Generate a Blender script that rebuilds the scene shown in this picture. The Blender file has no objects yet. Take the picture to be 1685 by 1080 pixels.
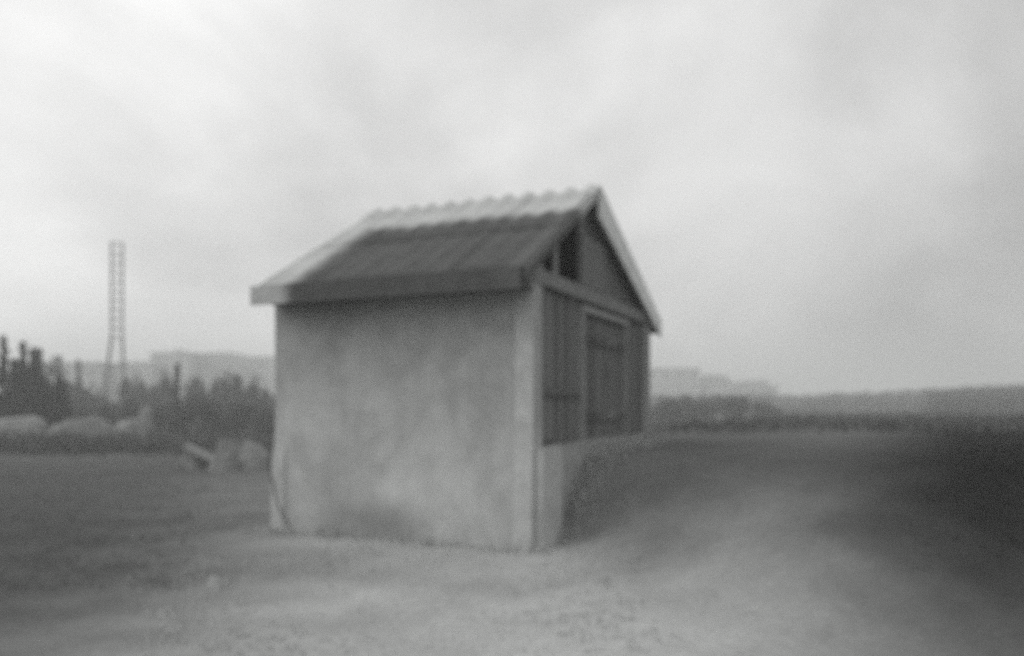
import bpy, math, random
from mathutils import Vector, noise
random.seed(7)
R = math.radians
sc = bpy.context.scene
col = sc.collection

# ------------------------------------------------------------------ camera, sky, sun, exposure
FPX, YH = 1320.0, 668.0                      # focal length in photo pixels, horizon row (1685 x 1080)
cam = bpy.data.cameras.new('camera'); cam_o = bpy.data.objects.new('camera', cam); col.objects.link(cam_o)
cam_o.location = (0, 0, 1.5); cam_o.rotation_euler = (R(90), 0, 0)
cam.sensor_width = 36; cam.lens = FPX / 1685 * 36
cam.shift_y = (YH - 540) / 1685
cam.clip_start = 0.05; cam.clip_end = 4000
cam.dof.use_dof = True; cam.dof.focus_distance = 1.3; cam.dof.aperture_fstop = 2.0   # the whole view a little soft
sc.camera = cam_o

SUN_EL, SUN_AZ = R(44), R(-108)              # azimuth from +Y towards +X
sun_dir = Vector((math.sin(SUN_AZ) * math.cos(SUN_EL), math.cos(SUN_AZ) * math.cos(SUN_EL), math.sin(SUN_EL)))
sl = bpy.data.lights.new('sun', 'SUN'); sl.energy = 0.75; sl.angle = R(40); sl.color = (1, 0.99, 0.975)
so = bpy.data.objects.new('sun', sl); col.objects.link(so)
so.rotation_euler = (-sun_dir).to_track_quat('-Z', 'Y').to_euler(); so.location = (-20, -8, 40)

w = bpy.data.worlds.new('World'); sc.world = w; w.use_nodes = True
nt = w.node_tree; nt.nodes.clear()
def N(t, ty, **kw):
    n = t.nodes.new(ty)
    for k, v in kw.items(): setattr(n, k, v)
    return n
def math_n(t, op, a, b=None, c=None, clamp=False):
    n = N(t, 'ShaderNodeMath', operation=op); n.use_clamp = clamp
    for i, v in enumerate((a, b, c)):
        if v is None: continue
        if isinstance(v, (int, float)): n.inputs[i].default_value = v
        else: t.links.new(v, n.inputs[i])
    return n.outputs[0]
SKY_SEED = 19.48
def world():
    t = nt; L = t.links.new
    out = N(t, 'ShaderNodeOutputWorld'); bg = N(t, 'ShaderNodeBackground'); bg.inputs[1].default_value = 0.1
    sky = N(t, 'ShaderNodeTexSky', sky_type='NISHITA'); sky.sun_disc = False
    sky.sun_elevation = SUN_EL; sky.sun_rotation = SUN_AZ; sky.dust_density = 4; sky.air_density = 1.5
    bw = N(t, 'ShaderNodeRGBToBW'); L(sky.outputs[0], bw.inputs[0])
    tc = N(t, 'ShaderNodeTexCoord')
    # cloud deck: the view direction met with a high flat layer
    sep = N(t, 'ShaderNodeSeparateXYZ'); L(tc.outputs['Generated'], sep.inputs[0])
    zz = math_n(t, 'ADD', math_n(t, 'ABSOLUTE', sep.outputs[2]), 0.62)
    cx = math_n(t, 'DIVIDE', sep.outputs[0], zz); cy = math_n(t, 'DIVIDE', sep.outputs[1], zz)
    cmb = N(t, 'ShaderNodeCombineXYZ'); L(cx, cmb.inputs[0]); L(cy, cmb.inputs[1]); cmb.inputs[2].default_value = SKY_SEED
    n1 = N(t, 'ShaderNodeTexNoise'); n1.inputs['Scale'].default_value = 1.9; n1.inputs['Detail'].default_value = 6; n1.inputs['Roughness'].default_value = .52
    n1.inputs['Distortion'].default_value = .35
    L(cmb.outputs[0], n1.inputs['Vector'])
    mr = N(t, 'ShaderNodeMapRange', interpolation_type='SMOOTHSTEP'); L(n1.outputs[0], mr.inputs[0])
    mr.inputs[1].default_value = .32; mr.inputs[2].default_value = .68; mr.inputs[3].default_value = 5.8; mr.inputs[4].default_value = 8.6
    n2 = N(t, 'ShaderNodeTexNoise'); n2.inputs['Scale'].default_value = 3.4; n2.inputs['Detail'].default_value = 5; n2.inputs['Distortion'].default_value = .3
    L(cmb.outputs[0], n2.inputs['Vector'])
    m2 = N(t, 'ShaderNodeMapRange'); L(n2.outputs[0], m2.inputs[0]); m2.inputs[1].default_value = .25; m2.inputs[2].default_value = .75; m2.inputs[3].default_value = .87; m2.inputs[4].default_value = 1.13
    # brighter cloud towards the hidden sun
    dot = N(t, 'ShaderNodeVectorMath', operation='DOT_PRODUCT'); L(tc.outputs['Generated'], dot.inputs[0]); dot.inputs[1].default_value = sun_dir
    glow = math_n(t, 'MULTIPLY_ADD', dot.outputs['Value'], 0.66, 1.06)
    cloud = math_n(t, 'MULTIPLY', math_n(t, 'MULTIPLY', mr.outputs[0], m2.outputs[0]), glow)
    tot = math_n(t, 'MULTIPLY_ADD', bw.outputs[0], 0.05, cloud)
    c = N(t, 'ShaderNodeCombineXYZ'); L(tot, c.inputs[0]); L(tot, c.inputs[1]); L(math_n(t, 'MULTIPLY', tot, .995), c.inputs[2])
    L(c.outputs[0], bg.inputs[0]); L(bg.outputs[0], out.inputs[0])
world()
vs = sc.view_settings; vs.view_transform = 'Standard'; vs.look = 'None'; vs.exposure = 0; vs.gamma = 1; vs.use_curve_mapping = False
sc.cycles.use_denoising = False
sc.cycles.max_bounces = 6; sc.cycles.volume_bounces = 2; sc.cycles.diffuse_bounces = 3; sc.cycles.transparent_max_bounces = 8

# ------------------------------------------------------------------ helpers
def mesh(name, verts, faces, smooth=False):
    m = bpy.data.meshes.new(name); m.from_pydata([tuple(v) for v in verts], [], faces); m.update()
    if smooth: m.polygons.foreach_set('use_smooth', [True] * len(m.polygons))
    return m
def link(name, m, material, parent=None, loc=None):
    o = bpy.data.objects.new(name, m); col.objects.link(o)
    if material and m and not m.materials: m.materials.append(material)
    if parent: o.parent = parent
    if loc: o.location = loc
    return o
def tag(o, label=None, cat=None, group=None, kind=None):
    for k, v in (('label', label), ('category', cat), ('group', group), ('kind', kind)):
        if v: o[k] = v
    return o
def thing(name, loc, rz, label, cat, group=None):
    o = bpy.data.objects.new(name, None); col.objects.link(o); o.location = loc; o.rotation_euler = (0, 0, rz)
    o.empty_display_size = .3
    return tag(o, label, cat, group)
BF = [(0, 3, 2, 1), (4, 5, 6, 7), (0, 1, 5, 4), (1, 2, 6, 5), (2, 3, 7, 6), (3, 0, 4, 7)]
def box_v(x0, x1, y0, y1, z0, z1):
    return [(x0, y0, z0), (x1, y0, z0), (x1, y1, z0), (x0, y1, z0), (x0, y0, z1), (x1, y0, z1), (x1, y1, z1), (x0, y1, z1)]
def box(name, b, material, parent=None):
    return link(name, mesh(name, box_v(*b), BF), material, parent)
def prism_xz(name, poly, y0, y1, material, parent):
    """polygon in the x-z plane (counter-clockwise seen from -y), extruded along y"""
    n = len(poly); v = [(p[0], y0, p[1]) for p in poly] + [(p[0], y1, p[1]) for p in poly]
    f = [tuple(range(n)), tuple(range(2 * n - 1, n - 1, -1))] + [(i, i + n, (i + 1) % n + n, (i + 1) % n) for i in range(n)]
    return link(name, mesh(name, v, f), material, parent)
def bar(a, b, r, n=4):
    """verts, faces of a straight bar"""
    a, b = Vector(a), Vector(b); d = (b - a).normalized()
    u = d.orthogonal().normalized(); v = d.cross(u); V = []
    for p in (a, b):
        for i in range(n):
            an = 2 * math.pi * (i + .5) / n; V.append(p + u * math.cos(an) * r + v * math.sin(an) * r)
    F = [(i, (i + 1) % n, n + (i + 1) % n, n + i) for i in range(n)] + [tuple(range(n - 1, -1, -1)), tuple(range(n, 2 * n))]
    return V, F
def tube(pts, rad, n=6):
    V, F = [], []
    for i, p in enumerate(pts):
        p = Vector(p); d = (Vector(pts[min(i + 1, len(pts) - 1)]) - Vector(pts[max(i - 1, 0)])).normalized()
        u = d.orthogonal().normalized(); v = d.cross(u)
        for k in range(n):
            an = 2 * math.pi * k / n; V.append(p + (u * math.cos(an) + v * math.sin(an)) * rad[i])
        if i: F += [((i - 1) * n + k, (i - 1) * n + (k + 1) % n, i * n + (k + 1) % n, i * n + k) for k in range(n)]
    F += [tuple(range(n - 1, -1, -1)), tuple(range(len(V) - n, len(V)))]
    return V, F
def S(x, a, b):
    t = min(1, max(0, (x - a) / (b - a))); return t * t * (3 - 2 * t)
def px(x, d):                                 # lateral place of a photo column at depth d
    return (x - 842.5) / FPX * d
def pz(y, d):                                 # height of a photo row at depth d
    return 1.5 + (YH - y) / FPX * d

# ------------------------------------------------------------------ materials (all of one neutral grey scale, as the print)
def g(v): return (v * .985, v, v * .99, 1)
class MB:
    def __init__(s, name, rough=.9):
        s.m = bpy.data.materials.new(name); s.m.use_nodes = True; s.t = s.m.node_tree
        s.p = s.t.nodes['Principled BSDF']; s.p.inputs['Roughness'].default_value = rough
        s.p.inputs['Specular IOR Level'].default_value = .06
        s.tc = N(s.t, 'ShaderNodeTexCoord')
    def noise(s, scale, detail=4, rough=.55, vec=None, stretch=None, coord='Object', dist=0):
        n = N(s.t, 'ShaderNodeTexNoise'); n.inputs['Scale'].default_value = scale; n.inputs['Detail'].default_value = detail
        n.inputs['Roughness'].default_value = rough; n.inputs['Distortion'].default_value = dist
        src = vec or s.tc.outputs[coord]
        if stretch:
            mp = N(s.t, 'ShaderNodeMapping'); mp.inputs['Scale'].default_value = stretch; s.t.links.new(src, mp.inputs[0]); src = mp.outputs[0]
        s.t.links.new(src, n.inputs['Vector']); return n.outputs[0]
    def rng(s, v, a, b, c=0, d=1, smooth=True):
        n = N(s.t, 'ShaderNodeMapRange', interpolation_type='SMOOTHSTEP' if smooth else 'LINEAR')
        s.t.links.new(v, n.inputs[0])
        for i, x in enumerate((a, b, c, d)): n.inputs[i + 1].default_value = x
        return n.outputs[0]
    def M(s, op, a, b=None, c=None, clamp=False): return math_n(s.t, op, a, b, c, clamp)
    def mix(s, f, a, b):                      # scalar mix
        return s.M('ADD', s.M('MULTIPLY', a, s.M('SUBTRACT', 1, f)), s.M('MULTIPLY', b, f))
    def xyz(s, coord='Object'):
        n = N(s.t, 'ShaderNodeSeparateXYZ'); s.t.links.new(s.tc.outputs[coord], n.inputs[0]); return n.outputs
    def color(s, v):
        c = N(s.t, 'ShaderNodeCombineColor')
        for i, k in enumerate((.985, 1, .99)): s.t.links.new(s.M('MULTIPLY', v, k), c.inputs[i])
        s.t.links.new(c.outputs[0], s.p.inputs['Base Color']); return s
    def bump(s, v, strength=.4, dist=.02):
        b = N(s.t, 'ShaderNodeBump'); b.inputs['Strength'].default_value = strength; b.inputs['Distance'].default_value = dist
        s.t.links.new(v, b.inputs['Height']); s.t.links.new(b.outputs[0], s.p.inputs['Normal']); return s
def simple(name, v, var=.3, scale=6, rough=.9, bump=.3, bd=.01, stretch=None, rand=.0):
    b = MB(name, rough); n = b.noise(scale, 6, .6, stretch=stretch)
    val = b.rng(n, .25, .75, v * (1 - var), v * (1 + var), False)
    if rand:
        oi = N(b.t, 'ShaderNodeObjectInfo'); val = b.M('MULTIPLY', val, b.rng(oi.outputs['Random'], 0, 1, 1 - rand, 1 + rand, False))
    b.color(val)
    if bump: b.bump(n, bump, bd)
    return b.m
M = {}
M['wood'] = simple('weathered_wood', .155, .45, 3, .85, .5, .006, (9, 9, .7), .32)
M['wood_pale'] = simple('pale_wood', .28, .3, 3, .85, .4, .006, (9, 9, .8), .1)
M['wood_dark'] = simple('dark_wood', .1, .3, 3, .85, .4, .006, (2, 2, 2))
M['barge'] = simple('ghost_pale_wood', .74, .2, 3, .8, .4, .006, (2, 2, 2))  # sky light of the second exposure put into the board colour
M['barge_old'] = simple('old_grey_wood', .21, .3, 3, .85, .4, .006, (2, 2, 2))
M['inside'] = simple('shade_inside', .03, .3, 2)  # near-black: shade of the interior put into the colour
M['iron'] = simple('rusty_iron', .06, .3, 20, .7)
M['mast'] = simple('mast_steel', .08, .2, 4, .6, 0)
M['rock'] = simple('grey_rock', .16, .35, 1.6, .95, .8, .05)
M['rock_pale'] = simple('pale_rock', .205, .3, 1.4, .95, .8, .05)
M['post'] = simple('tarred_post', .05, .4, 4, .9, .5, .01, (6, 6, .6))
M['bark'] = simple('bark', .06, .4, 5, .95, .5, .02, (4, 4, .8))
M['leaf_dark'] = simple('conifer_foliage', .01, .5, .9, .9, 0)
M['leaf'] = simple('scrub_foliage', .08, .5, .7, .9, 0)
M['leaf_far'] = simple('grey_foliage', .09, .5, .6, .9, 0)
M['far_wall'] = simple('far_render', .45, .15, .3, .9, 0, rand=.15)
M['far_roof'] = simple('far_roof', .36, .2, .5, .9, 0)
M['far_pane'] = simple('far_glass', .2, .1, 1, .3, 0)
M['white'] = simple('white_paint', .8, .1, 1, .7, 0)
M['grass_blade'] = simple('dry_grass', .38, .3, 1.1, .9, 0)
M['grass_falloff'] = simple('falloff_grass', .11, .4, 1.1, .9, 0)
M['edge_falloff'] = simple('falloff_soil', .012, .4, 2, .95, 0)  # clods share the dark edge fall-off painted into the ground
M['stone'] = simple('pale_stone', .36, .2, 8, .9, .4, .01)
M['pebble'] = simple('pebbles', .36, .5, 2.5, .95, 0)

def plaster():
    b = MB('stained_plaster', .92); x, y, z = b.xyz()
    big = b.noise(1.1, 5, .6, dist=.6); mid = b.noise(4.5, 6, .65); fine = b.noise(30, 4, .7)
    streak = b.noise(2.6, 4, .6, stretch=(1, 2.2, .22))
    v = b.rng(big, .3, .7, .30, .42)
    v = b.M('MULTIPLY', v, b.rng(mid, .25, .75, .88, 1.12, False))
    v = b.M('MULTIPLY', v, b.rng(fine, .2, .8, .94, 1.06, False))
    v = b.M('MULTIPLY', v, b.rng(streak, .3, .7, .94, 1.04, False))
    # ground mist painted in as a paler wall foot, and one damp mossy stain with ragged edges
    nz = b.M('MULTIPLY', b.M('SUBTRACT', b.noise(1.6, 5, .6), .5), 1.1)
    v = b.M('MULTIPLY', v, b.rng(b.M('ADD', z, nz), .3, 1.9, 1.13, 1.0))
    rx = b.M('MULTIPLY', b.M('SUBTRACT', y, 2.0), 1.05); rz = b.M('MULTIPLY', b.M('SUBTRACT', z, .02), 2.3)
    rr = b.M('ADD', b.M('SQRT', b.M('ADD', b.M('MULTIPLY', rx, rx), b.M('MULTIPLY', rz, rz))), b.M('MULTIPLY', nz, .8))
    v = b.M('MULTIPLY', v, b.M('SUBTRACT', 1, b.rng(rr, .35, 1.15, .36, 0)))
    chips = b.rng(b.noise(7, 3, .5), .70, .74, 1, .8)
    v = b.M('MULTIPLY', v, chips)
    b.color(v); b.bump(b.M('ADD', b.M('MULTIPLY', mid, .7), b.M('MULTIPLY', fine, .3)), .45, .02); return b.m
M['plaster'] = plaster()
M['pier'] = simple('pale_plaster', .43, .2, 4, .92, .4, .015)
M['plinth'] = simple('rough_concrete', .3, .3, 4, .95, .6, .02)

# ------------------------------------------------------------------ the shed's frame (fitted to the photo)
A = R(23.64); PC = Vector(((877 - 842.5) / FPX * 8.355, 8.355, 0))
SH_L, SH_W, HE, HR, EV, O1, O2, MID = 3.368, 4.976, 2.871, 4.262, .393, .054, -.045, 4.976 / 2 - .479
gx, lx = Vector((math.sin(A), math.cos(A), 0)), Vector((-math.cos(A), math.sin(A), 0))
ROTZ = math.pi / 2 - A
def to_local(x, y):
    q = Vector((x, y, 0)) - PC; return q.dot(gx), q.dot(lx)
def to_world(t, s):
    q = PC + gx * t + lx * s; return q.x, q.y

# ------------------------------------------------------------------ ground
def ground_z(x, y):
    t, s = to_local(x, y); d = -s
    t0 = .35 - 3.2 * S(d, 0, 3.2); t1 = 2.1 - .2 * S(d, 0, 3)
    side = S(d, -.16, -.02) if t < SH_W + .35 else S(d, -.16 - 7 * S(t, SH_W + .35, SH_W + 4), -.02)
    z = .93 * S(t, t0, t1) * side
    r = math.hypot(x, y)
    z -= .25 * S(r, 25, 80) * side
    amp = S(math.hypot(x - 0.1, y - 9.5), 3.2, 6)
    z += amp * .05 * noise.noise((x * .45, y * .45, 1.3)) + .22 * S(r, 14, 40) * noise.noise((x * .06, y * .06, 4.1))
    if r > 4: z += .018 * amp * noise.noise((x * 1.7, y * 1.7, .2))
    az = math.degrees(math.atan2(x, y))
    hill = 2.6 + .5 * noise.noise((az * .06, 2.2, 0)) + 1.3 * S(az, 22, 32) + .8 * S(az, -5, 14) * (1 - S(az, 16, 24))
    z += hill * S(r, 70, 160) - (hill + 10) * S(r, 320, 640)
    return z
def ground():
    n = 230; us = [(-1 + 2 * i / (n - 1)) for i in range(n)]
    cs = [.35 * math.sinh(8.35 * u) * 1.0 for u in us]     # fine near the shed, coarse towards the horizon
    V = []
    for b_ in cs:
        for a_ in cs:
            x, y = to_world(a_ + .15, b_ - .1); V.append((x, y, ground_z(x, y)))
    F = [(j * n + i, j * n + i + 1, (j + 1) * n + i + 1, (j + 1) * n + i) for j in range(n - 1) for i in range(n - 1)]
    b = MB('earth_and_grass', .97); x, y, z = b.xyz()
    big = b.noise(.22, 4, .55); mid = b.noise(1.3, 6, .65); fine = b.noise(14, 6, .7); grit = b.noise(70, 3, .7)
    wob = b.M('MULTIPLY', b.M('SUBTRACT', b.noise(.35, 5, .6), .5), 4.5)
    grass = b.rng(mid, .3, .7, .15, .21)
    # pale gravel drive passing in front of the shed
    drive = b.rng(b.M('ADD', b.M('ADD', y, b.M('MULTIPLY', x, .22)), wob), 3.2, 9.6, 1, 0)
    v = b.mix(drive, grass, b.rng(mid, .25, .75, .44, .52))
    # ground colour paled along the plastered wall to cancel its contact shade
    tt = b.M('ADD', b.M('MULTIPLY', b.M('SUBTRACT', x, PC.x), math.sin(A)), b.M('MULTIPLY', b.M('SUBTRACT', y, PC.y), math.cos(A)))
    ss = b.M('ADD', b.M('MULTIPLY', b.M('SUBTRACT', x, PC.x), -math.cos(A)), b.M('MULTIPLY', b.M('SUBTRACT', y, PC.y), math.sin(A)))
    contact_lift = b.M('MULTIPLY', b.M('MULTIPLY', b.rng(b.M('ADD', tt, b.M('MULTIPLY', wob, .3)), -2.2, -.3), b.rng(tt, .3, .6, 1, 0)), b.M('MULTIPLY', b.rng(ss, -1.6, -.2), b.rng(ss, 2.6, 4.2, 1, 0)))
    v = b.mix(b.M('MULTIPLY', contact_lift, .6), v, b.rng(mid, .25, .75, .42, .5))
    # darker turf on the raised ground right of the shed
    turf = b.M('MULTIPLY', b.rng(b.M('ADD', b.M('SUBTRACT', x, b.M('MULTIPLY', y, .08)), b.M('MULTIPLY', wob, .2)), -.3, 1.8), b.rng(b.M('ADD', y, b.M('MULTIPLY', wob, .4)), 5.4, 9.5))
    v = b.mix(turf, v, b.rng(mid, .3, .7, .085, .12))
    # light fall-off at the edge painted dark into the ground, right of the drive
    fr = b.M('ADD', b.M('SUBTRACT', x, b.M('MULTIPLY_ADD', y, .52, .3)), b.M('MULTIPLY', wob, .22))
    edge_falloff = b.rng(fr, -2.3, .35)
    edge_falloff = b.M('MULTIPLY', edge_falloff, b.M('SUBTRACT', 1, b.M('MULTIPLY', drive, .22)))
    v = b.mix(edge_falloff, v, b.rng(mid, .3, .7, .004, .009))
    # the same edge fall-off painted as darker ground on the left
    fl = b.M('ADD', b.M('MULTIPLY_ADD', y, -.42, -.2), b.M('MULTIPLY', wob, .8))
    left_falloff = b.rng(b.M('SUBTRACT', fl, x), -2.6, 1.6)
    v = b.mix(b.M('MULTIPLY', left_falloff, .9), v, b.rng(mid, .3, .7, .04, .06))
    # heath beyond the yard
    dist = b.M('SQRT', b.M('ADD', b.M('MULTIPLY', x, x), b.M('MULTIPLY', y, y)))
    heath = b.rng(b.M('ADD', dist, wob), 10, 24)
    v = b.mix(b.M('MULTIPLY', heath, b.M('SUBTRACT', 1, edge_falloff)), v, b.rng(b.noise(.09, 5, .6), .3, .7, .065, .10))
    v = b.M('MULTIPLY', v, b.rng(big, .3, .7, .86, 1.12, False))
    v = b.M('MULTIPLY', v, b.rng(fine, .2, .8, .8, 1.2, False))
    v = b.M('MULTIPLY', v, b.rng(grit, .2, .8, .85, 1.15, False))
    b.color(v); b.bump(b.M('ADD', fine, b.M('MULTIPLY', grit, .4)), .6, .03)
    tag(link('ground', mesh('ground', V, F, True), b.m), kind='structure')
ground()

# ------------------------------------------------------------------ the shed
shed = thing('shed', (PC.x, PC.y, 0), ROTZ, 'small plastered shed with corrugated gable roof and dark wooden doors on the raised right side', 'shed')
TL = (HR - HE) / (MID + EV)                   # slopes of the roof
TR_ = (HR - HE) / (SH_W + EV - MID)
def roof_z(t): return HE + (t + EV) * TL if t <= MID else HR - (t - MID) * TR_
WT = .26
def wall_grid(name, x0, y0, y1, ztop, batter=0.05, material=None):
    """plastered long wall: slightly uneven face at x0, thickness towards +x"""
    ny, nz = 34, 28; V = []; F = []
    for j in range(nz + 1):
        for i in range(ny + 1):
            y = y0 + (y1 - y0) * i / ny; z = -.25 + (ztop + .25) * j / nz
            dx = .012 * noise.noise((y * 1.3, z * 1.3, 5)) + .004 * noise.noise((y * 5, z * 5, 2)) - batter * (1 - S(z, -.2, 1.6))
            V.append((x0 + dx, y, z))
    k = len(V)
    F = [(j * (ny + 1) + i, (j + 1) * (ny + 1) + i, (j + 1) * (ny + 1) + i + 1, j * (ny + 1) + i + 1) for j in range(nz) for i in range(ny)]
    V += [(x0 + WT, y0, -.25), (x0 + WT, y1, -.25), (x0 + WT, y1, ztop), (x0 + WT, y0, ztop)]
    F += [(k, k + 1, k + 2, k + 3)]
    w_ = ny + 1
    F += [tuple([j * w_ for j in range(nz + 1)][::-1] + [k, k + 3][:0]) + (k, k + 3)]
    F += [tuple([j * w_ + ny for j in range(nz + 1)]) + (k + 2, k + 1)]
    F += [tuple([nz * w_ + i for i in range(ny, -1, -1)]) + (k + 3, k + 2)][:1]
    return link(name, mesh(name, V, F), material or M['plaster'], shed)
zt = roof_z(0) - .10
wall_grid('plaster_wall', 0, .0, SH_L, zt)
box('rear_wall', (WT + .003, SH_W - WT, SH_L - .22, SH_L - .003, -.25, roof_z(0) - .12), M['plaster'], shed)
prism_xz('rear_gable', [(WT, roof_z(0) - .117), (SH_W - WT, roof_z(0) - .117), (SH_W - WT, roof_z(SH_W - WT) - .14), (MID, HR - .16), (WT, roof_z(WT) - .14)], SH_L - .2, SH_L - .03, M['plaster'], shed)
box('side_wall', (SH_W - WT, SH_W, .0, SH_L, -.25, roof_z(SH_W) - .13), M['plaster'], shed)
# corner piers of the plastered wall
def pier(name, y0, y1, ztop, spread, label, out=.035):
    V = []; F = []; n = 14
    for j in range(n + 1):
        z = -.25 + (ztop + .25) * j / n; q = spread * (1 - S(z, .1, 1.5)) + .01 * noise.noise((z * 3, y0, 1))
        o = out + .05 * (1 - S(z, -.2, 1.6)) + q
        V += [(-o, y0 - q * .6, z), (.02, y0 - q * .6, z), (.02, y1 + q * .6, z), (-o, y1 + q * .6, z)]
        if j:
            a, b_ = (j - 1) * 4, j * 4; F += [(a + i, a + (i + 1) % 4, b_ + (i + 1) % 4, b_ + i) for i in range(4)]
    F += [(3, 2, 1, 0), (n * 4, n * 4 + 1, n * 4 + 2, n * 4 + 3)]
    o = link(name, mesh(name, V, F), M['pier'], shed); o['label'] = label
pier('corner_pier', -.006, .2, roof_z(0) - .13, .01, 'pale plastered pier at the near corner', .018)
pier('corner_pier', SH_L - .17, SH_L + .006, 1.0, .012, 'low pale buttress at the far end of the plastered wall', .008)
# plinth under the boarded gable
def plinth():
    pz_ = 1.07; blk = []
    V = []; F = []; n = 10
    box('plinth', (WT + .003, SH_W - WT - .003, .004, .26, -.25, pz_), M['plinth'], shed)
    o = box('plinth_block', (.024, .62, -.10, .001, -.25, pz_ - .03), M['pier'], shed); o['label'] = 'pale concrete block at the foot of the near corner'
plinth()
# boarded gable: every board a piece
PZ, BZ = 1.07, 2.80                            # top of plinth, underside of beam
unit_board = mesh('board', box_v(0, 1, 0, 1, 0, 1), BF)
unit_board.materials.append(M['wood'])
def board(t0, t1, z0, z1, y0=.05, th=.024, name='board', m=unit_board, parent=None):
    o = bpy.data.objects.new(name, m); col.objects.link(o); o.parent = parent or shed
    o.location = (t0, y0, z0); o.scale = (t1 - t0, th, z1 - z0); return o
def board_run(t0, t1, z0, z1, y0, wd=.15):
    t = t0
    while t < t1 - .03:
        w_ = min(wd * random.uniform(.8, 1.25), t1 - t)
        if t1 - t - w_ < .05: w_ = t1 - t
        board(t + .005, t + w_ - .005, z0 + random.uniform(0, .04), z1, y0 + random.uniform(-.012, .012), random.uniform(.018, .026))
        t += w_
D0, D1, DZ = 1.70, 3.60, 2.66
board_run(.024, D0 - .06, PZ + .006, BZ - .003, .06)
board_run(D1 + .06, SH_W - .24, PZ + .006, BZ - .003, .06)
board_run(D0 - .05, D1 + .05, DZ + .09, BZ - .003, .062)
def plank(name, b, mat, label=None):
    o = box(name, b, mat, shed)
    if label: o['label'] = label
    return o
plank('tie_beam', (.0, SH_W - .01, -.02, .14, BZ, BZ + .16), M['barge_old'], 'grey tie beam across the foot of the gable')
plank('cross_rail', (.03, D0 - .09, .012, .036, 1.62, 1.72), M['wood'])
plank('corner_board', (SH_W - .235, SH_W - .01, -.012, .05, .85, BZ - .003), M['wood_pale'], 'paler upright board at the far corner of the gable')
plank('door_post', (D0 - .085, D0 - .005, -.006, .08, .9, DZ), M['wood_pale'])
plank('door_post', (D1 + .005, D1 + .09, -.006, .08, .85, DZ), M['wood_pale'])
plank('lintel', (D0 - .09, D1 + .1, -.01, .082, DZ + .003, DZ + .085), M['wood_pale'])
# double door, its boards and ledges
def door_leaf(t0, t1, y):
    frame = box('door', (t0 + .01, t1 - .01, y + .03, y + .05, PZ - .06, DZ - .01), M['wood_dark'], shed)
    t = t0
    while t < t1 - .02:
        w_ = min(.155 * random.uniform(.85, 1.15), t1 - t)
        if t1 - t - w_ < .05: w_ = t1 - t
        board(t + .005, t + w_ - .005, PZ - .06, DZ - .012 - random.uniform(0, .02), y + random.uniform(-.006, .006), .022, parent=frame); t += w_
    for z in (1.32, 2.3):
        box('ledge', (t0 + .04, t1 - .04, y - .04, y - .008, z, z + .12), M['wood'], frame)
    return frame
c = (D0 + D1) / 2
f1 = door_leaf(D0 + .004, c - .006, .05); f2 = door_leaf(c + .006, D1 - .004, .055)
for zc in (1.38, 2.36):
    box('strap_hinge', (D0 + .01, D0 + .5, .0, .008, zc - .022, zc + .022), M['iron'], f1)
    box('strap_hinge', (D1 - .5, D1 - .01, .005, .013, zc - .022, zc + .022), M['iron'], f2)
V, F = tube([(c - .08, .03, 1.85), (c - .08, -.03, 1.85), (c - .08, -.03, 2.0), (c - .08, .03, 2.0)], [.009] * 4)
link('handle', mesh('handle', V, F), M['iron'], f1)
# upper gable boards, a hay opening and its hatch
H0, H1, HZ0 = .42, 1.58, BZ + .22
def upper_board(t0, t1, z0, y0):
    def zt_(t): return roof_z(t) - .15
    poly = [(t0, z0), (t1, z0), (t1, zt_(t1))] + ([(MID, zt_(MID))] if t0 < MID < t1 else []) + [(t0, zt_(t0))]
    if min(zt_(t0), zt_(t1)) - z0 > .02: prism_xz('board', poly, y0, y0 + .022, M['wood'], shed)
t = .12
while t < SH_W - .3:
    w_ = .16 * random.uniform(.85, 1.2); mid_t = t + w_ / 2
    if not (H0 < mid_t < H1):
        upper_board(t + .005, t + w_ - .005, BZ + .164, .06 + random.uniform(-.01, .01))
    t += w_
plank('opening_post', (.68, .75, -.0, .05, BZ + .165, roof_z(.68) - .16), M['wood_pale'], 'thin pale post beside the dark loft opening')
plank('loft_hatch', (H1 + .08, H1 + 1.05, .018, .044, BZ + .19, 3.62), M['wood'], 'boarded hatch beside the dark loft opening')
# inside: floor, and a near-black backing painted for the shade of the void
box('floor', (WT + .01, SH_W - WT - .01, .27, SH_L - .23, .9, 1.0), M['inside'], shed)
box('shade_backing', (WT + .01, SH_W - WT - .01, 1.1, 1.13, 1.003, BZ + .1), M['inside'], shed)

# roof ------------------------------------------------------------
def roof_material():
    b = MB('corrugated_roofing', .85); x, y, z = b.xyz()
    mid = b.noise(2.2, 5, .6); fine = b.noise(16, 5, .65); st = b.noise(3, 5, .6, stretch=(.5, 3, .5))
    dark = b.M('MULTIPLY', b.rng(mid, .3, .7, .072, .092), b.rng(st, .3, .7, .9, 1.08, False))
    wob = b.M('MULTIPLY', b.M('SUBTRACT', b.noise(3.0, 4, .6), .5), .22)
    # sky light of a second exposure painted pale along the ridge and far verge
    ridge = b.rng(b.M('ADD', b.M('ABSOLUTE', b.M('SUBTRACT', x, MID)), wob), .62, .92, 1, 0)
    verge = b.rng(b.M('ADD', y, b.M('MULTIPLY', wob, .8)), SH_L - .66, SH_L - .40)
    edge = b.rng(b.M('ADD', y, wob), .05, .22, .06, 0)
    pale = b.M('MAXIMUM', b.M('MAXIMUM', ridge, verge), edge)
    v = b.mix(pale, dark, b.rng(mid, .3, .7, .37, .45))
    v = b.M('MULTIPLY', v, b.rng(fine, .2, .8, .9, 1.1, False))
    b.color(v); b.bump(fine, .3, .008); return b.m
M['roof'] = roof_material()
PER, AMP = .29, .015
Y0, Y1 = -O1, SH_L + O2
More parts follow.
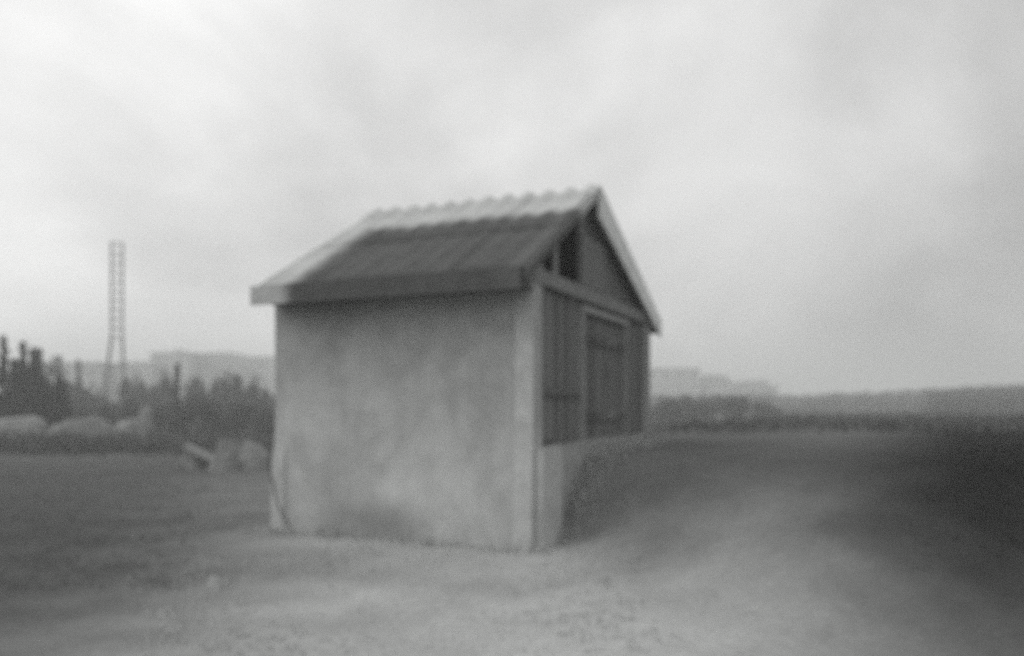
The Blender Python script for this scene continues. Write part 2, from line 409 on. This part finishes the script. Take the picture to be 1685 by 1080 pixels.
def corr(name, rows, y0, y1, lift, th=.012, per_wave=10, mat=None, parent=None, amp=AMP):
    """corrugated piece: rows = [(t, z), ...] down the slope"""
    ny = max(6, int((y1 - y0) / PER * per_wave)); nr = len(rows); V = []
    for lay in (0, -th):
        for (t_, z_, *am) in rows:
            for i in range(ny + 1):
                y = y0 + (y1 - y0) * i / ny
                V.append((t_, y, z_ + .016 * noise.noise((y * .8, t_ * .7, 8)) + lift + lay + (am[0] if am else amp) * (1 + .3 * noise.noise((y * 1.9, t_ * .4, 3))) * math.cos(2 * math.pi * (y - Y0 - .06) / PER)))
    w_ = ny + 1; k = nr * w_; F = []
    for j in range(nr - 1):
        for i in range(ny):
            q = (j * w_ + i, j * w_ + i + 1, (j + 1) * w_ + i + 1, (j + 1) * w_ + i)
            F += [q, tuple(k + a for a in q[::-1])]
    for j in range(nr - 1):
        for i, s_ in ((0, 1), (ny, -1)):
            q = (j * w_ + i, (j + 1) * w_ + i, k + (j + 1) * w_ + i, k + j * w_ + i); F.append(q[::s_])
    for i in range(ny):
        for j, s_ in ((0, -1), (nr - 1, 1)):
            q = (j * w_ + i, j * w_ + i + 1, k + j * w_ + i + 1, k + j * w_ + i); F.append(q[::s_])
    return link(name, mesh(name, V, F, True), mat or M['roof'], parent or shed)
roof = box('roof', (MID - .05, MID + .05, Y0 + .05, Y1 - .05, HR - .24, HR - .10), M['wood_dark'], shed)   # ridge beam carries the sheets
ys = [Y0 + (Y1 - Y0) * i / 4 for i in range(5)]
def slope_pts(side, a, b_, n=5):
    o = []
    for i in range(n):
        u = a + (b_ - a) * i / (n - 1)
        t_ = (-EV - .02 + (MID + EV + .01) * u) if side < 0 else (SH_W + EV + .02 - (SH_W + EV - MID + .01) * u)
        o.append((t_, roof_z(t_) if t_ >= -EV and t_ <= SH_W + EV else HE - .01))
    return o if side > 0 else o[::-1]
for side in (-1, 1):
    for i in range(4):
        for cidx, (a, b_) in enumerate(((0, .54), (.48, .985))):
            corr('roof_sheet', slope_pts(side, a, b_), ys[i] - (.004 if i else 0), ys[i + 1] + (.03 if i < 3 else 0), .0 + .014 * cidx + .004 * (i % 2), parent=roof)
for i in range(4):
    rows = [(MID + q, roof_z(MID + q) + dz, am) for q, dz, am in ((.3, .018, .016), (.14, .03, .024), (.03, .03, .032), (-.03, .03, .032), (-.14, .03, .024), (-.3, .018, .016))]
    corr('ridge_cap', rows, ys[i] - (.004 if i else .055), ys[i + 1] + (.025 if i < 3 else .0), .004 * (i % 2), parent=roof)
for t_ in (.5, 1.2, 2.9, 3.7, 4.5):
    z_ = roof_z(t_) - .05
    box('purlin', (t_ - .035, t_ + .035, Y0 + .04, Y1 - .03, z_ - .08, z_), M['wood_dark'], roof)
# eaves boards and verge boards
box('eaves_board', (-EV - .075, -EV - .045, Y0 + .002, Y1 + .01, HE - .21, HE + .012), M['roof'], roof)
box('eaves_board', (SH_W + EV - .03, SH_W + EV, Y0 + .002, Y1, HE - .18, HE - .03), M['wood_dark'], roof)
box('soffit', (-EV + .033, -.02, Y0 + .03, Y1 - .03, HE - .17, HE - .15), M['wood_dark'], roof)
def verge(t0, t1, y0, y1, top, hgt, mat, label, hgt1=None):
    z0, z1 = roof_z(t0) + top, roof_z(t1) + top
    o = prism_xz('verge_board', [(t0, z0 - hgt), (t1, z1 - (hgt1 or hgt)), (t1, z1), (t0, z0)], y0, y1, mat, roof); o['label'] = label
verge(-EV - .01, MID - .002, Y0 - .05, Y0 - .012, .0, .11, M['roof'], 'weathered grey verge board on the near slope')
verge(MID + .002, SH_W + EV + .01, Y0 - .05, Y0 - .012, .035, .42, M['barge'], 'verge board on the far slope, painted pale with second-exposure sky light', .27)
verge(-EV - .01, MID - .002, Y1 + .012, Y1 + .04, .01, .2, M['barge'], 'pale verge board at the rear gable')
verge(MID + .002, SH_W + EV + .01, Y1 + .012, Y1 + .04, .03, .2, M['barge'], 'pale verge board at the rear gable, far slope')
# bent dry stem at the far foot of the plastered wall
pts = [(-.16, 3.30, 1.02), (-.15, 3.34, .86), (-.14, 3.33, .72), (-.15, 3.26, .55), (-.15, 3.22, .38), (-.16, 3.12, .2), (-.17, 3.0, .08), (-.2, 2.93, -.04)]
V, F = tube(pts, [.006, .008, .009, .01, .01, .011, .011, .012])
st = link('dry_stem', mesh('dry_stem', V, F, True), M['bark']); st.location = (PC.x, PC.y, 0); st.rotation_euler = (0, 0, ROTZ)
tag(st, 'thin dark bent stem against the far foot of the plastered shed wall', 'stem')

# ------------------------------------------------------------------ lattice mast
def mast():
    d = 80.0; x = px(192.5, d); y = d; z0 = ground_z(x, y) - .1
    top = pz(400, d); kn = pz(556, d); hw = .5; bw = 1.05
    t = thing('lattice_mast', (x, y, z0), R(26), 'tall slender steel lattice mast with splayed feet behind the bushes', 'mast')
    top -= z0; kn -= z0
    def corner(i, z):
        sx, sy = ((-1, -1), (1, -1), (1, 1), (-1, 1))[i]; h = hw if z >= kn else hw + (bw - hw) * ((kn - z) / kn)
        return Vector((sx * h + (h - hw) * -.55, sy * h, z))
    for i in range(4):
        V, F = bar(corner(i, 0), corner(i, kn), .13); link('leg', mesh('leg', V, F), M['mast'], t)
        V, F = bar(corner(i, kn - .01), corner(i, top), .095); link('upright', mesh('upright', V, F), M['mast'], t)
    zs = [0]; z = kn
    levels = [kn * .33, kn * .66] ; 
    k = kn
    while k < top - .3: levels.append(k); k += .92
    levels.append(top - .03)
    for li, z in enumerate(levels):
        for i in range(4):
            V, F = bar(corner(i, z), corner((i + 1) % 4, z), .035 if z >= kn else .03); link('rung', mesh('rung', V, F), M['mast'], t)
        if li + 1 < len(levels):
            z2 = levels[li + 1]
            for i in range(4):
                a, b_ = (i, (i + 1) % 4) if li % 2 else ((i + 1) % 4, i)
                V, F = bar(corner(a, z), corner(b_, z2), .014); link('brace', mesh('brace', V, F), M['mast'], t)
mast()

# ------------------------------------------------------------------ far buildings
def far_building(d, x0, x1, ytop, label, depth=9, chimney=None, strip=False, sill=None, group='buildings on the far skyline', roof='flat', ybase=690, rz=0):
    xa, xb = px(x0, d), px(x1, d); cx = (xa + xb) / 2; wd = xb - xa; zb = ground_z(cx, d) - .8; h = pz(ytop, d) - zb
    t = thing('far_building', (cx, d, zb), rz, label, 'building', group)
    hb = h - .35 if roof == 'flat' else h * .72
    wl = box('wall', (-wd / 2, wd / 2, 0, depth, 0, hb), M['far_wall'], t)
    if roof == 'flat':
        box('roof', (-wd / 2 - .12, wd / 2 + .12, -.12, depth + .12, hb + .003, h), M['white'] if strip else M['far_roof'], t)
    else:
        n = roof; v = [(-wd / 2 - .3, hb - .05), (wd / 2 + .3, hb - .05)] + n(wd, hb, h)
        prism_xz('roof', v, -.3, depth + .3, M['far_roof'], t)
    if chimney:
        ca, cb, cy = chimney; ca, cb = px(ca, d) - cx, px(cb, d) - cx
        box('chimney', (ca, cb, 2, 2 + (cb - ca), hb - .05, pz(cy, d) - zb), M['far_wall'], t)
    fl = int((hb - 1) // 3.0); nw = max(1, int(wd // 3.2))
    for f in range(fl):
        for i in range(nw):
            wx = -wd / 2 + (i + .5) * wd / nw; wz = hb - 2.2 - 3.0 * f
            if wz < .6: continue
            w_ = box('window', (wx - .55, wx + .55, -.05, .02, wz, wz + 1.2), M['far_roof'], t)
            box('pane', (wx - .45, wx + .45, -.058, -.052, wz + .1, wz + 1.1), M['far_pane'], w_)
    return t
far_building(150, 92, 166, 596, 'low grey flat roofed block left of the lattice mast', 8)
far_building(150, 194, 249, 594, 'low block with a white roof edge just right of the lattice mast', 8, strip=True)
far_building(172, 247, 312, 580, 'tallest flat roofed block with a square chimney left of the shed', 10, chimney=(279, 292, 574))
gable = lambda wd, hb, h: [(wd * .3, h), (-wd * .38, h * .985)]
far_building(178, 313, 396, 580, 'block with sloping shoulders between the chimney block and the shed', 10, roof=gable)
far_building(185, 392, 470, 587, 'lowest flat roofed block touching the left outline of the shed', 9)
far_building(205, 1062, 1152, 606, 'tallest grey block close against the right outline of the shed', 9)
far_building(212, 1150, 1204, 617, 'block with sloping shoulders, second to the right of the shed', 9, roof=gable)
mono = lambda wd, hb, h: [(wd * .48, h), (-wd * .46, h * .9)]
far_building(220, 1204, 1263, 625, 'block with a roof rising to the right, third to the right of the shed', 9, roof=mono)
far_building(222, 1262, 1281, 634, 'narrow low block at the right end of the skyline row', 8)

# ------------------------------------------------------------------ vegetation
def leaf_cloud(pts, size, jit=.5):
    V, F = [], []
    for p in pts:
        s_ = size * random.uniform(1 - jit, 1 + jit); n = Vector((random.gauss(0, 1), random.gauss(0, 1), random.gauss(0, 1))).normalized()
        u = n.orthogonal().normalized(); v = n.cross(u); p = Vector(p)
        k = len(V); V += [p - u * s_, p + v * s_ * .55, p + u * s_, p - v * s_ * .55]; F.append((k, k + 1, k + 2, k + 3))
    return V, F
def bush_meshes(seed, n_lobes=16, leaves=2600, leaf=.05):
    random.seed(seed); lobes = []
    for i in range(n_lobes):
        a = random.uniform(0, 2 * math.pi); r = random.uniform(.1, .78); z = random.uniform(.18, .8) * (1.05 - .45 * r)
        lobes.append((Vector((math.cos(a) * r, math.sin(a) * r, z)), random.uniform(.16, .34)))
    pts = []
    for i in range(leaves):
        c_, r = random.choice(lobes); v = Vector((random.gauss(0, 1), random.gauss(0, 1), random.gauss(0, 1))).normalized() * r * random.random() ** .35
        p = c_ + v
        if p.z > 0: pts.append(p)
    V, F = leaf_cloud(pts, leaf); crown = mesh('crown', V, F)
    V, F = [], []
    for c_, r in lobes:
        a, b_ = tube([(c_.x * .15, c_.y * .15, -.15), (c_.x * .5, c_.y * .5, c_.z * .5), c_], [.03, .02, .008], 5)
        k = len(V); V += a; F += [tuple(q + k for q in f) for f in b_]
    return crown, mesh('stems', V, F)
bushes = [bush_meshes(s_) for s_ in (11, 12, 13)]
for c_, s_ in bushes: s_.materials.append(M['bark'])
def leafmat(m, mt):
    k = m.copy(); k.materials.clear(); k.materials.append(mt); return k
bush_tint = {(i, k): leafmat(bushes[i][0], M[k]) for i in range(3) for k in ('leaf', 'leaf_dark', 'leaf_far')}
def bush(name, xc, d, wpx, ytop, kind, label, group, i=0, depth=1.0):
    x = px(xc, d); z = ground_z(x, d); r = wpx / FPX * d / 2; h = pz(ytop, d) - z
    t = thing(name, (x, d, z - .05), random.uniform(0, 6), label, 'bush', group)
    t.scale = (r / .85, r / .85 * depth, h / .95)
    link('crown', bush_tint[i % 3, kind], None, t); link('stems', bushes[i % 3][1], None, t)['kind'] = 'stuff'
random.seed(21)
L = [  # photo column, depth, width, top row, kind, label
    (22, 39, 110, 592, 'leaf_dark', 'dark broad bush under the conifers at the left edge'),
    (78, 41, 80, 600, 'leaf_dark', 'dark upright bush right of the leftmost conifers'),
    (60, 37.5, 110, 640, 'leaf_dark', 'low dark bush in front of the conifers at the left edge'),
    (118, 60, 80, 622, 'leaf', 'grey bush below the two slim conifers'),
    (160, 62, 70, 628, 'leaf', 'grey bush left of the foot of the lattice mast'),
    (150, 46, 110, 654, 'leaf', 'low broad bush in front of the foot of the lattice mast'),
    (222, 66, 72, 618, 'leaf', 'grey bush right of the foot of the lattice mast'),
    (268, 64, 70, 606, 'leaf', 'tall grey bush just left of the dark post'),
    (326, 66, 74, 612, 'leaf', 'tall grey bush just right of the dark post'),
    (374, 62, 72, 610, 'leaf', 'tall grey bush midway between the dark post and the shed'),
    (424, 64, 76, 616, 'leaf', 'tall grey bush touching the left outline of the shed'),
    (246, 44, 120, 652, 'leaf', 'low broad bush in front of the dark post on its left'),
    (350, 42, 130, 650, 'leaf', 'low broad bush right of the dark post'),
    (432, 40, 90, 656, 'leaf', 'low bush beside the left wall of the shed'),
]
for i, a in enumerate(L): bush('bush', a[0], a[1], a[2], a[3], a[4], a[5], 'bushes left of the shed', i)
Rr = [
    (1090, 60, 90, 646, 'leaf', 'dark bush close against the right corner of the shed'),
    (1150, 66, 90, 643, 'leaf', 'dark bush under the second block right of the shed'),
    (1212, 62, 80, 648, 'leaf', 'dark bush under the third block right of the shed'),
    (1262, 66, 60, 652, 'leaf', 'small dark bush at the right end of the bush row'),
]
for i, a in enumerate(Rr): bush('bush', a[0], a[1], a[2], a[3], a[4], a[5], 'bushes right of the shed', i + 1)
def heath_scrub():
    """low heather over the far plateau: one uncountable cover"""
    random.seed(5); V, F = [], []
    for i in range(11500):
        d = 17 * (9.0 ** random.random()); x = px(random.uniform(-500, 2200), d)
        if i >= 9500: d = random.uniform(26, 32.5); x = px(random.uniform(-200, 450), d)
        z = ground_z(x, d)
        if d < 24 and x < -2: continue
        r = random.uniform(.12, .4) * (.6 + d / 90)
        for k in range(5):
            p = Vector((x + random.gauss(0, r), d + random.gauss(0, r), z + abs(random.gauss(0, .11)) * (.5 + d / 110) * (2.4 if i >= 9500 else 1)))
            a, b_ = leaf_cloud([p], .06 * (.6 + d / 45)); q = len(V); V += a; F += [tuple(j + q for j in f) for f in b_]
    tag(link('heather', mesh('heather', V, F), M['leaf']), 'low dark heather covering the ground behind the shed', 'heather', kind='stuff')
heath_scrub()
def conifer(xc, d, wpx, ytop, label, seed):
    random.seed(seed); x = px(xc, d); z = ground_z(x, d) - .1; h = pz(ytop, d) - z; r = wpx / FPX * d / 2
    t = thing('conifer', (x, d, z), random.uniform(0, 6), label, 'tree', 'conifers at the left edge')
    V, F = tube([(0, 0, 0), (.04, .02, h * .5), (0, 0, h * .98)], [.02 * h + .03, .012 * h, .01], 7); link('trunk', mesh('trunk', V, F, True), M['bark'], t)
    pts = []; BV, BF_ = [], []
    zz = h * .14
    while zz < h * .98:
        u = zz / h; br = r * (1 - u) ** 1.05 * random.uniform(.55, 1.25) + .03
        for k in range(random.randint(4, 6)):
            if random.random() < .12: continue
            a = random.uniform(0, 2 * math.pi); ln = br * random.uniform(.6, 1.15)
            tip = Vector((math.cos(a) * ln, math.sin(a) * ln, zz - ln * random.uniform(.05, .4)))
            va, fa = bar((0, 0, zz), tip, .015, 3); q = len(BV); BV += va; BF_ += [tuple(j + q for j in f) for f in fa]
            for m_ in range(int(20 + 22 * ln)):
                s_ = random.uniform(.15, 1); p = Vector((0, 0, zz)).lerp(tip, s_)
                pts.append(p + Vector((random.gauss(0, .07), random.gauss(0, .07), random.gauss(-.05, .07))) * (1 + ln * .4))
        zz += .17 + .015 * h
    V, F = leaf_cloud(pts, .085); link('crown', mesh('crown', V, F), M['leaf_dark'], t)
    link('branches', mesh('branches', BV, BF_), M['bark'], t)['kind'] = 'stuff'
conifer(6, 40, 52, 552, 'tallest dark conifer cut by the left edge of the picture', 1)
conifer(38, 44, 34, 557, 'tall narrow dark conifer, second from the left edge', 2)
conifer(55, 43, 34, 568, 'dark conifer, third from the left edge', 3)
conifer(64, 48, 26, 571, 'thin dark conifer, fourth from the left edge', 4)
conifer(24, 40, 40, 585, 'short dark conifer between the two leftmost tall ones', 9)
conifer(98, 74, 20, 585, 'slim pale conifer standing alone, nearer the conifer group than the mast', 5)
conifer(129, 74, 22, 588, 'slim pale conifer standing alone, nearer the mast', 6)
# round headed tree
def round_tree():
    d = 120; x = px(83, d); z = ground_z(x, d) - .1; h = pz(580, d) - z
    t = thing('round_tree', (x, d, z), 0, 'round headed grey tree between the conifer group and the slim conifers', 'tree')
    V, F = tube([(0, 0, 0), (.1, 0, h * .4), (0, .1, h * .7)], [.3, .22, .1], 7); link('trunk', mesh('trunk', V, F), M['bark'], t)
    random.seed(31); pts = []
    lobes = [(Vector((random.uniform(-1.3, 1.3), random.uniform(-1.3, 1.3), h * random.uniform(.5, .84))), random.uniform(.5, 1.0)) for k in range(14)]
    for i in range(2500):
        c_, r = random.choice(lobes); pts.append(c_ + Vector((random.gauss(0, 1), random.gauss(0, 1), random.gauss(0, 1))).normalized() * r * random.random() ** .3)
    V, F = leaf_cloud(pts, .16); link('crown', mesh('crown', V, F), M['leaf_far'], t)
round_tree()

# ------------------------------------------------------------------ dark post
def post():
    d = 41; x = px(291, d); z = ground_z(x, d) - .2; h = pz(600, d) - z
    t = thing('wooden_post', (x, d, z), .2, 'dark upright wooden post among the bushes left of the shed', 'post')
    V, F = tube([(0, 0, 0), (.01, 0, h * .4), (-.02, 0, h * .75), (.02, 0, h)], [.17, .16, .15, .135], 9); link('shaft', mesh('shaft', V, F, True), M['post'], t)
    V, F = tube([(.02, 0, h + .002), (.02, 0, h + .05)], [.155, .06], 9); link('cap', mesh('cap', V, F), M['post'], t)
post()

# ------------------------------------------------------------------ rocks
def rock(name, xc, d, wpx, ytop, dep, label, mt, seed, flat=1.0, rz=0., tilt=0, sink=.15, cat='rock', group='rocks left of the shed'):
    x = px(xc, d); z = ground_z(x, d); wd = wpx / FPX * d; h = max(.1, pz(ytop, d) - z)
    random.seed(seed); nu, nv = 18, 11; V, F = [], []
    planes = [(Vector((random.gauss(0, 1), random.gauss(0, 1), random.gauss(.2, .8))).normalized(), random.uniform(.62, .95)) for k in range(11)] + [(Vector((random.gauss(0, .12), random.gauss(0, .12), 1)).normalized(), flat)]
    for j in range(nv + 1):
        ph = math.pi * j / nv
        for i in range(nu):
            th = 2 * math.pi * i / nu; dr = Vector((math.sin(ph) * math.cos(th), math.sin(ph) * math.sin(th), math.cos(ph)))
            r = 1.0
            for n_, q in planes:
                c_ = dr.dot(n_)
                if c_ > .05: r = min(r, q / c_)
            r *= 1 + .09 * noise.noise(dr * 2.3 + Vector((seed, 0, 0))) + .03 * noise.noise(dr * 7)
            V.append((dr.x * r * wd / 2 * 1.1, dr.y * r * dep / 2, (dr.z * r / flat * (1 + sink) - sink) * h if dr.z > 0 else dr.z * r * h * .5 - sink * h))
    for j in range(nv):
        for i in range(nu): F.append((j * nu + i, (j + 1) * nu + i, (j + 1) * nu + (i + 1) % nu, j * nu + (i + 1) % nu))
    o = link(name, mesh(name, V, F), mt, None, (x, d, z)); o.rotation_euler = (0, tilt, rz)
    return tag(o, label, cat, group)
rock('rock', 34, 36, 110, 688, 2.2, 'long flat pale slab of rock at the left edge', M['rock_pale'], 3, .5)
rock('rock', 137, 34, 108, 688, 2.4, 'broad rounded boulder left of the mast foot, largest of the rocks', M['rock'], 4, .9)
rock('rock', 216, 36, 60, 691, 1.8, 'pale rounded rock right of the largest boulder', M['rock_pale'], 5, .7)
rock('rock', 238, 42, 44, 671, 1.6, 'pale rock behind the others, left of the dark post', M['rock_pale'], 6, .9)
rock('rock', 420, 19.5, 62, 719, 1.1, 'pale round topped boulder beside the left wall of the shed', M['rock_pale'], 8, .9)
rock('rock', 370, 19, 52, 750, .7, 'low flat stone in front of the round topped boulder', M['rock_pale'], 9, .5)
rock('rock', 385, 23, 60, 725, .9, 'flat rock behind the round topped boulder', M['rock'], 10, .6)
rock('stone', 354, 6.6, 22, 972, .16, 'small pale stone lying alone on the ground in front of the shed', M['stone'], 12, .8, cat='stone')
def leaning_slab():
    d = 19; x0, x1 = px(300, d), px(352, d); z0, z1 = pz(735, d) , pz(757, d)
    v = [(x0, d, z0 + .02), (x1, d - .1, z1), (x1 - .02, d + .5, z1 + .02), (x0 - .03, d + .5, z0 + .05)]
    V = v + [(a, b_, c_ - .09) for a, b_, c_ in v]; V = V[4:] + V[:4]
    c_ = Vector((x0, d, z0 - .1)); V = [Vector(q) - c_ for q in V]
    o = link('stone_slab', mesh('stone_slab', V, BF), M['rock_pale'], None, c_); tag(o, 'thin pale slab sloping down to the right in the grass', 'stone')
    zg = ground_z((x0 + x1) / 2, d)
    rock('rock', 322, 19.3, 60, 748, .9, 'low grey hump of rock carrying the thin sloping slab', M['rock'], 14, .7)
leaning_slab()

# ------------------------------------------------------------------ grass and pebbles (uncountable)
def inside(x, y, m=.15):
    t, s = to_local(x, y); return -m < t < SH_W + m and -m < s < SH_L + m
def tufts(name, n, d0, d1, keep, mt, label, hgt):
    V, F = [], []
    for i in range(n):
        d = d0 * (d1 / d0) ** random.random(); x = px(random.uniform(-120, 1800), d)
        if inside(x, d) or not keep(x, d): continue
        z = ground_z(x, d)
        for k in range(6):
            a = random.uniform(0, 6.28); h = hgt * random.uniform(.4, 1.3); lean = h * random.uniform(.2, .9); b0 = Vector((x + random.gauss(0, .03), d + random.gauss(0, .03), z - .005))
            u = Vector((-math.sin(a), math.cos(a), 0)) * .004 * (1 + d * .06); q = len(V)
            V += [b0 - u, b0 + u, b0 + Vector((math.cos(a) * lean, math.sin(a) * lean, h))]; F.append((q, q + 1, q + 2))
    tag(link(name, mesh(name, V, F), mt), label, 'grass', kind='stuff')
random.seed(77)
def patch(x, y): return noise.noise((x * .5, y * .5, 9.0))
tufts('dry_grass', 5000, 4.4, 24, lambda x, y: -.34 * y - .6 < x < .12 * y + .3 and patch(x, y) > -.05 - .05 * (y - 6), M['grass_blade'], 'short dry grass growing in patches round the shed', .045)
tufts('falloff_grass', 3500, 6.5, 26, lambda x, y: x < -.36 * y - .3, M['grass_falloff'], 'short grass on the left side, darkened with the painted edge fall-off', .045)
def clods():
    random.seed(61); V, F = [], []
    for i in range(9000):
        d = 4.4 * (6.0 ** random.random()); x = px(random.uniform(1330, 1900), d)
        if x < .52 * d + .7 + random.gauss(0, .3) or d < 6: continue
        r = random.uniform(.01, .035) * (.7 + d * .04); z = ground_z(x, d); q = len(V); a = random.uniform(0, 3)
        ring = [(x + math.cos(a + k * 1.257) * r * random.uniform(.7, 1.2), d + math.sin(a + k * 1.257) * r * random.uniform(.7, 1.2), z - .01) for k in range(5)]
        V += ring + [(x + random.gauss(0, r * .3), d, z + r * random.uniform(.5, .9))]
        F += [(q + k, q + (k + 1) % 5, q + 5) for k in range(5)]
    tag(link('falloff_clods', mesh('falloff_clods', V, F), M['edge_falloff']), 'crumbs of dark soil over the painted edge fall-off at the right', 'soil', kind='stuff')
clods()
def wall_grass():
    """rough grass along the foot of the walls"""
    random.seed(63); V, F = [], []
    for i in range(600):
        if random.random() < .8: t, s_ = random.uniform(.3, SH_W), -.02 - abs(random.gauss(0, .13)) - (.1 if random.random() < .5 else 0)
        else: t, s_ = -.09 - abs(random.gauss(0, .12)), random.uniform(-.2, SH_L + .2)
        if 0 < t < .7 and s_ > -.14: s_ -= .12
        x, y = to_world(t, s_); z = ground_z(x, y)
        for k in range(6):
            a = random.uniform(0, 6.28); h = random.uniform(.04, .16) * random.uniform(.5, 1.2); ln = h * random.uniform(.1, .7); b0 = Vector((x + random.gauss(0, .025), y + random.gauss(0, .025), z - .01))
            u = Vector((-math.sin(a), math.cos(a), 0)) * .006; q = len(V)
            V += [b0 - u, b0 + u, b0 + Vector((math.cos(a) * ln, math.sin(a) * ln, h))]; F.append((q, q + 1, q + 2))
    tag(link('wall_grass', mesh('wall_grass', V, F), M['grass_blade']), 'rough pale grass along the foot of the shed walls', 'grass', kind='stuff')
wall_grass()
def pebbles():
    random.seed(50); V, F = [], []
    for i in range(5200):
        d = 4.4 * (3.0 ** random.random()); x = px(random.uniform(200, 1250), d)
        if inside(x, d) or d > 8.2 + random.gauss(0, .6) or (x > .6 and d > 6.4): continue
        r = random.uniform(.004, .012) * (1.6 if random.random() < .06 else 1); z = ground_z(x, d) + r * .3; q = len(V); a = random.uniform(0, 3)
        ca, sa = math.cos(a) * r, math.sin(a) * r * .8
        V += [(x - ca, d - sa, z), (x + sa, d - ca, z), (x + ca, d + sa, z), (x - sa, d + ca, z), (x, d, z + r * .7), (x, d, z - r)]
        F += [(q + j, q + (j + 1) % 4, q + 4) for j in range(4)] + [(q + (j + 1) % 4, q + j, q + 5) for j in range(4)]
    tag(link('pebbles', mesh('pebbles', V, F), M['pebble']), 'fine pale pebbles scattered over the drive', 'pebbles', kind='stuff')
pebbles()

# ------------------------------------------------------------------ haze
def haze():
    zmin = -13; o = link('haze', mesh('haze', box_v(-2100, 2100, -2100, 2100, zmin, 20), BF), None)
    m = bpy.data.materials.new('mist'); m.use_nodes = True; t = m.node_tree; t.nodes.clear()
    out = N(t, 'ShaderNodeOutputMaterial'); pv = N(t, 'ShaderNodeVolumePrincipled')
    pv.inputs['Color'].default_value = g(.9); pv.inputs['Density'].default_value = .0045
    t.links.new(pv.outputs[0], out.inputs['Volume']); o.data.materials.append(m)
    tag(o, 'thin pale mist over the whole place', 'haze', kind='stuff')
haze()
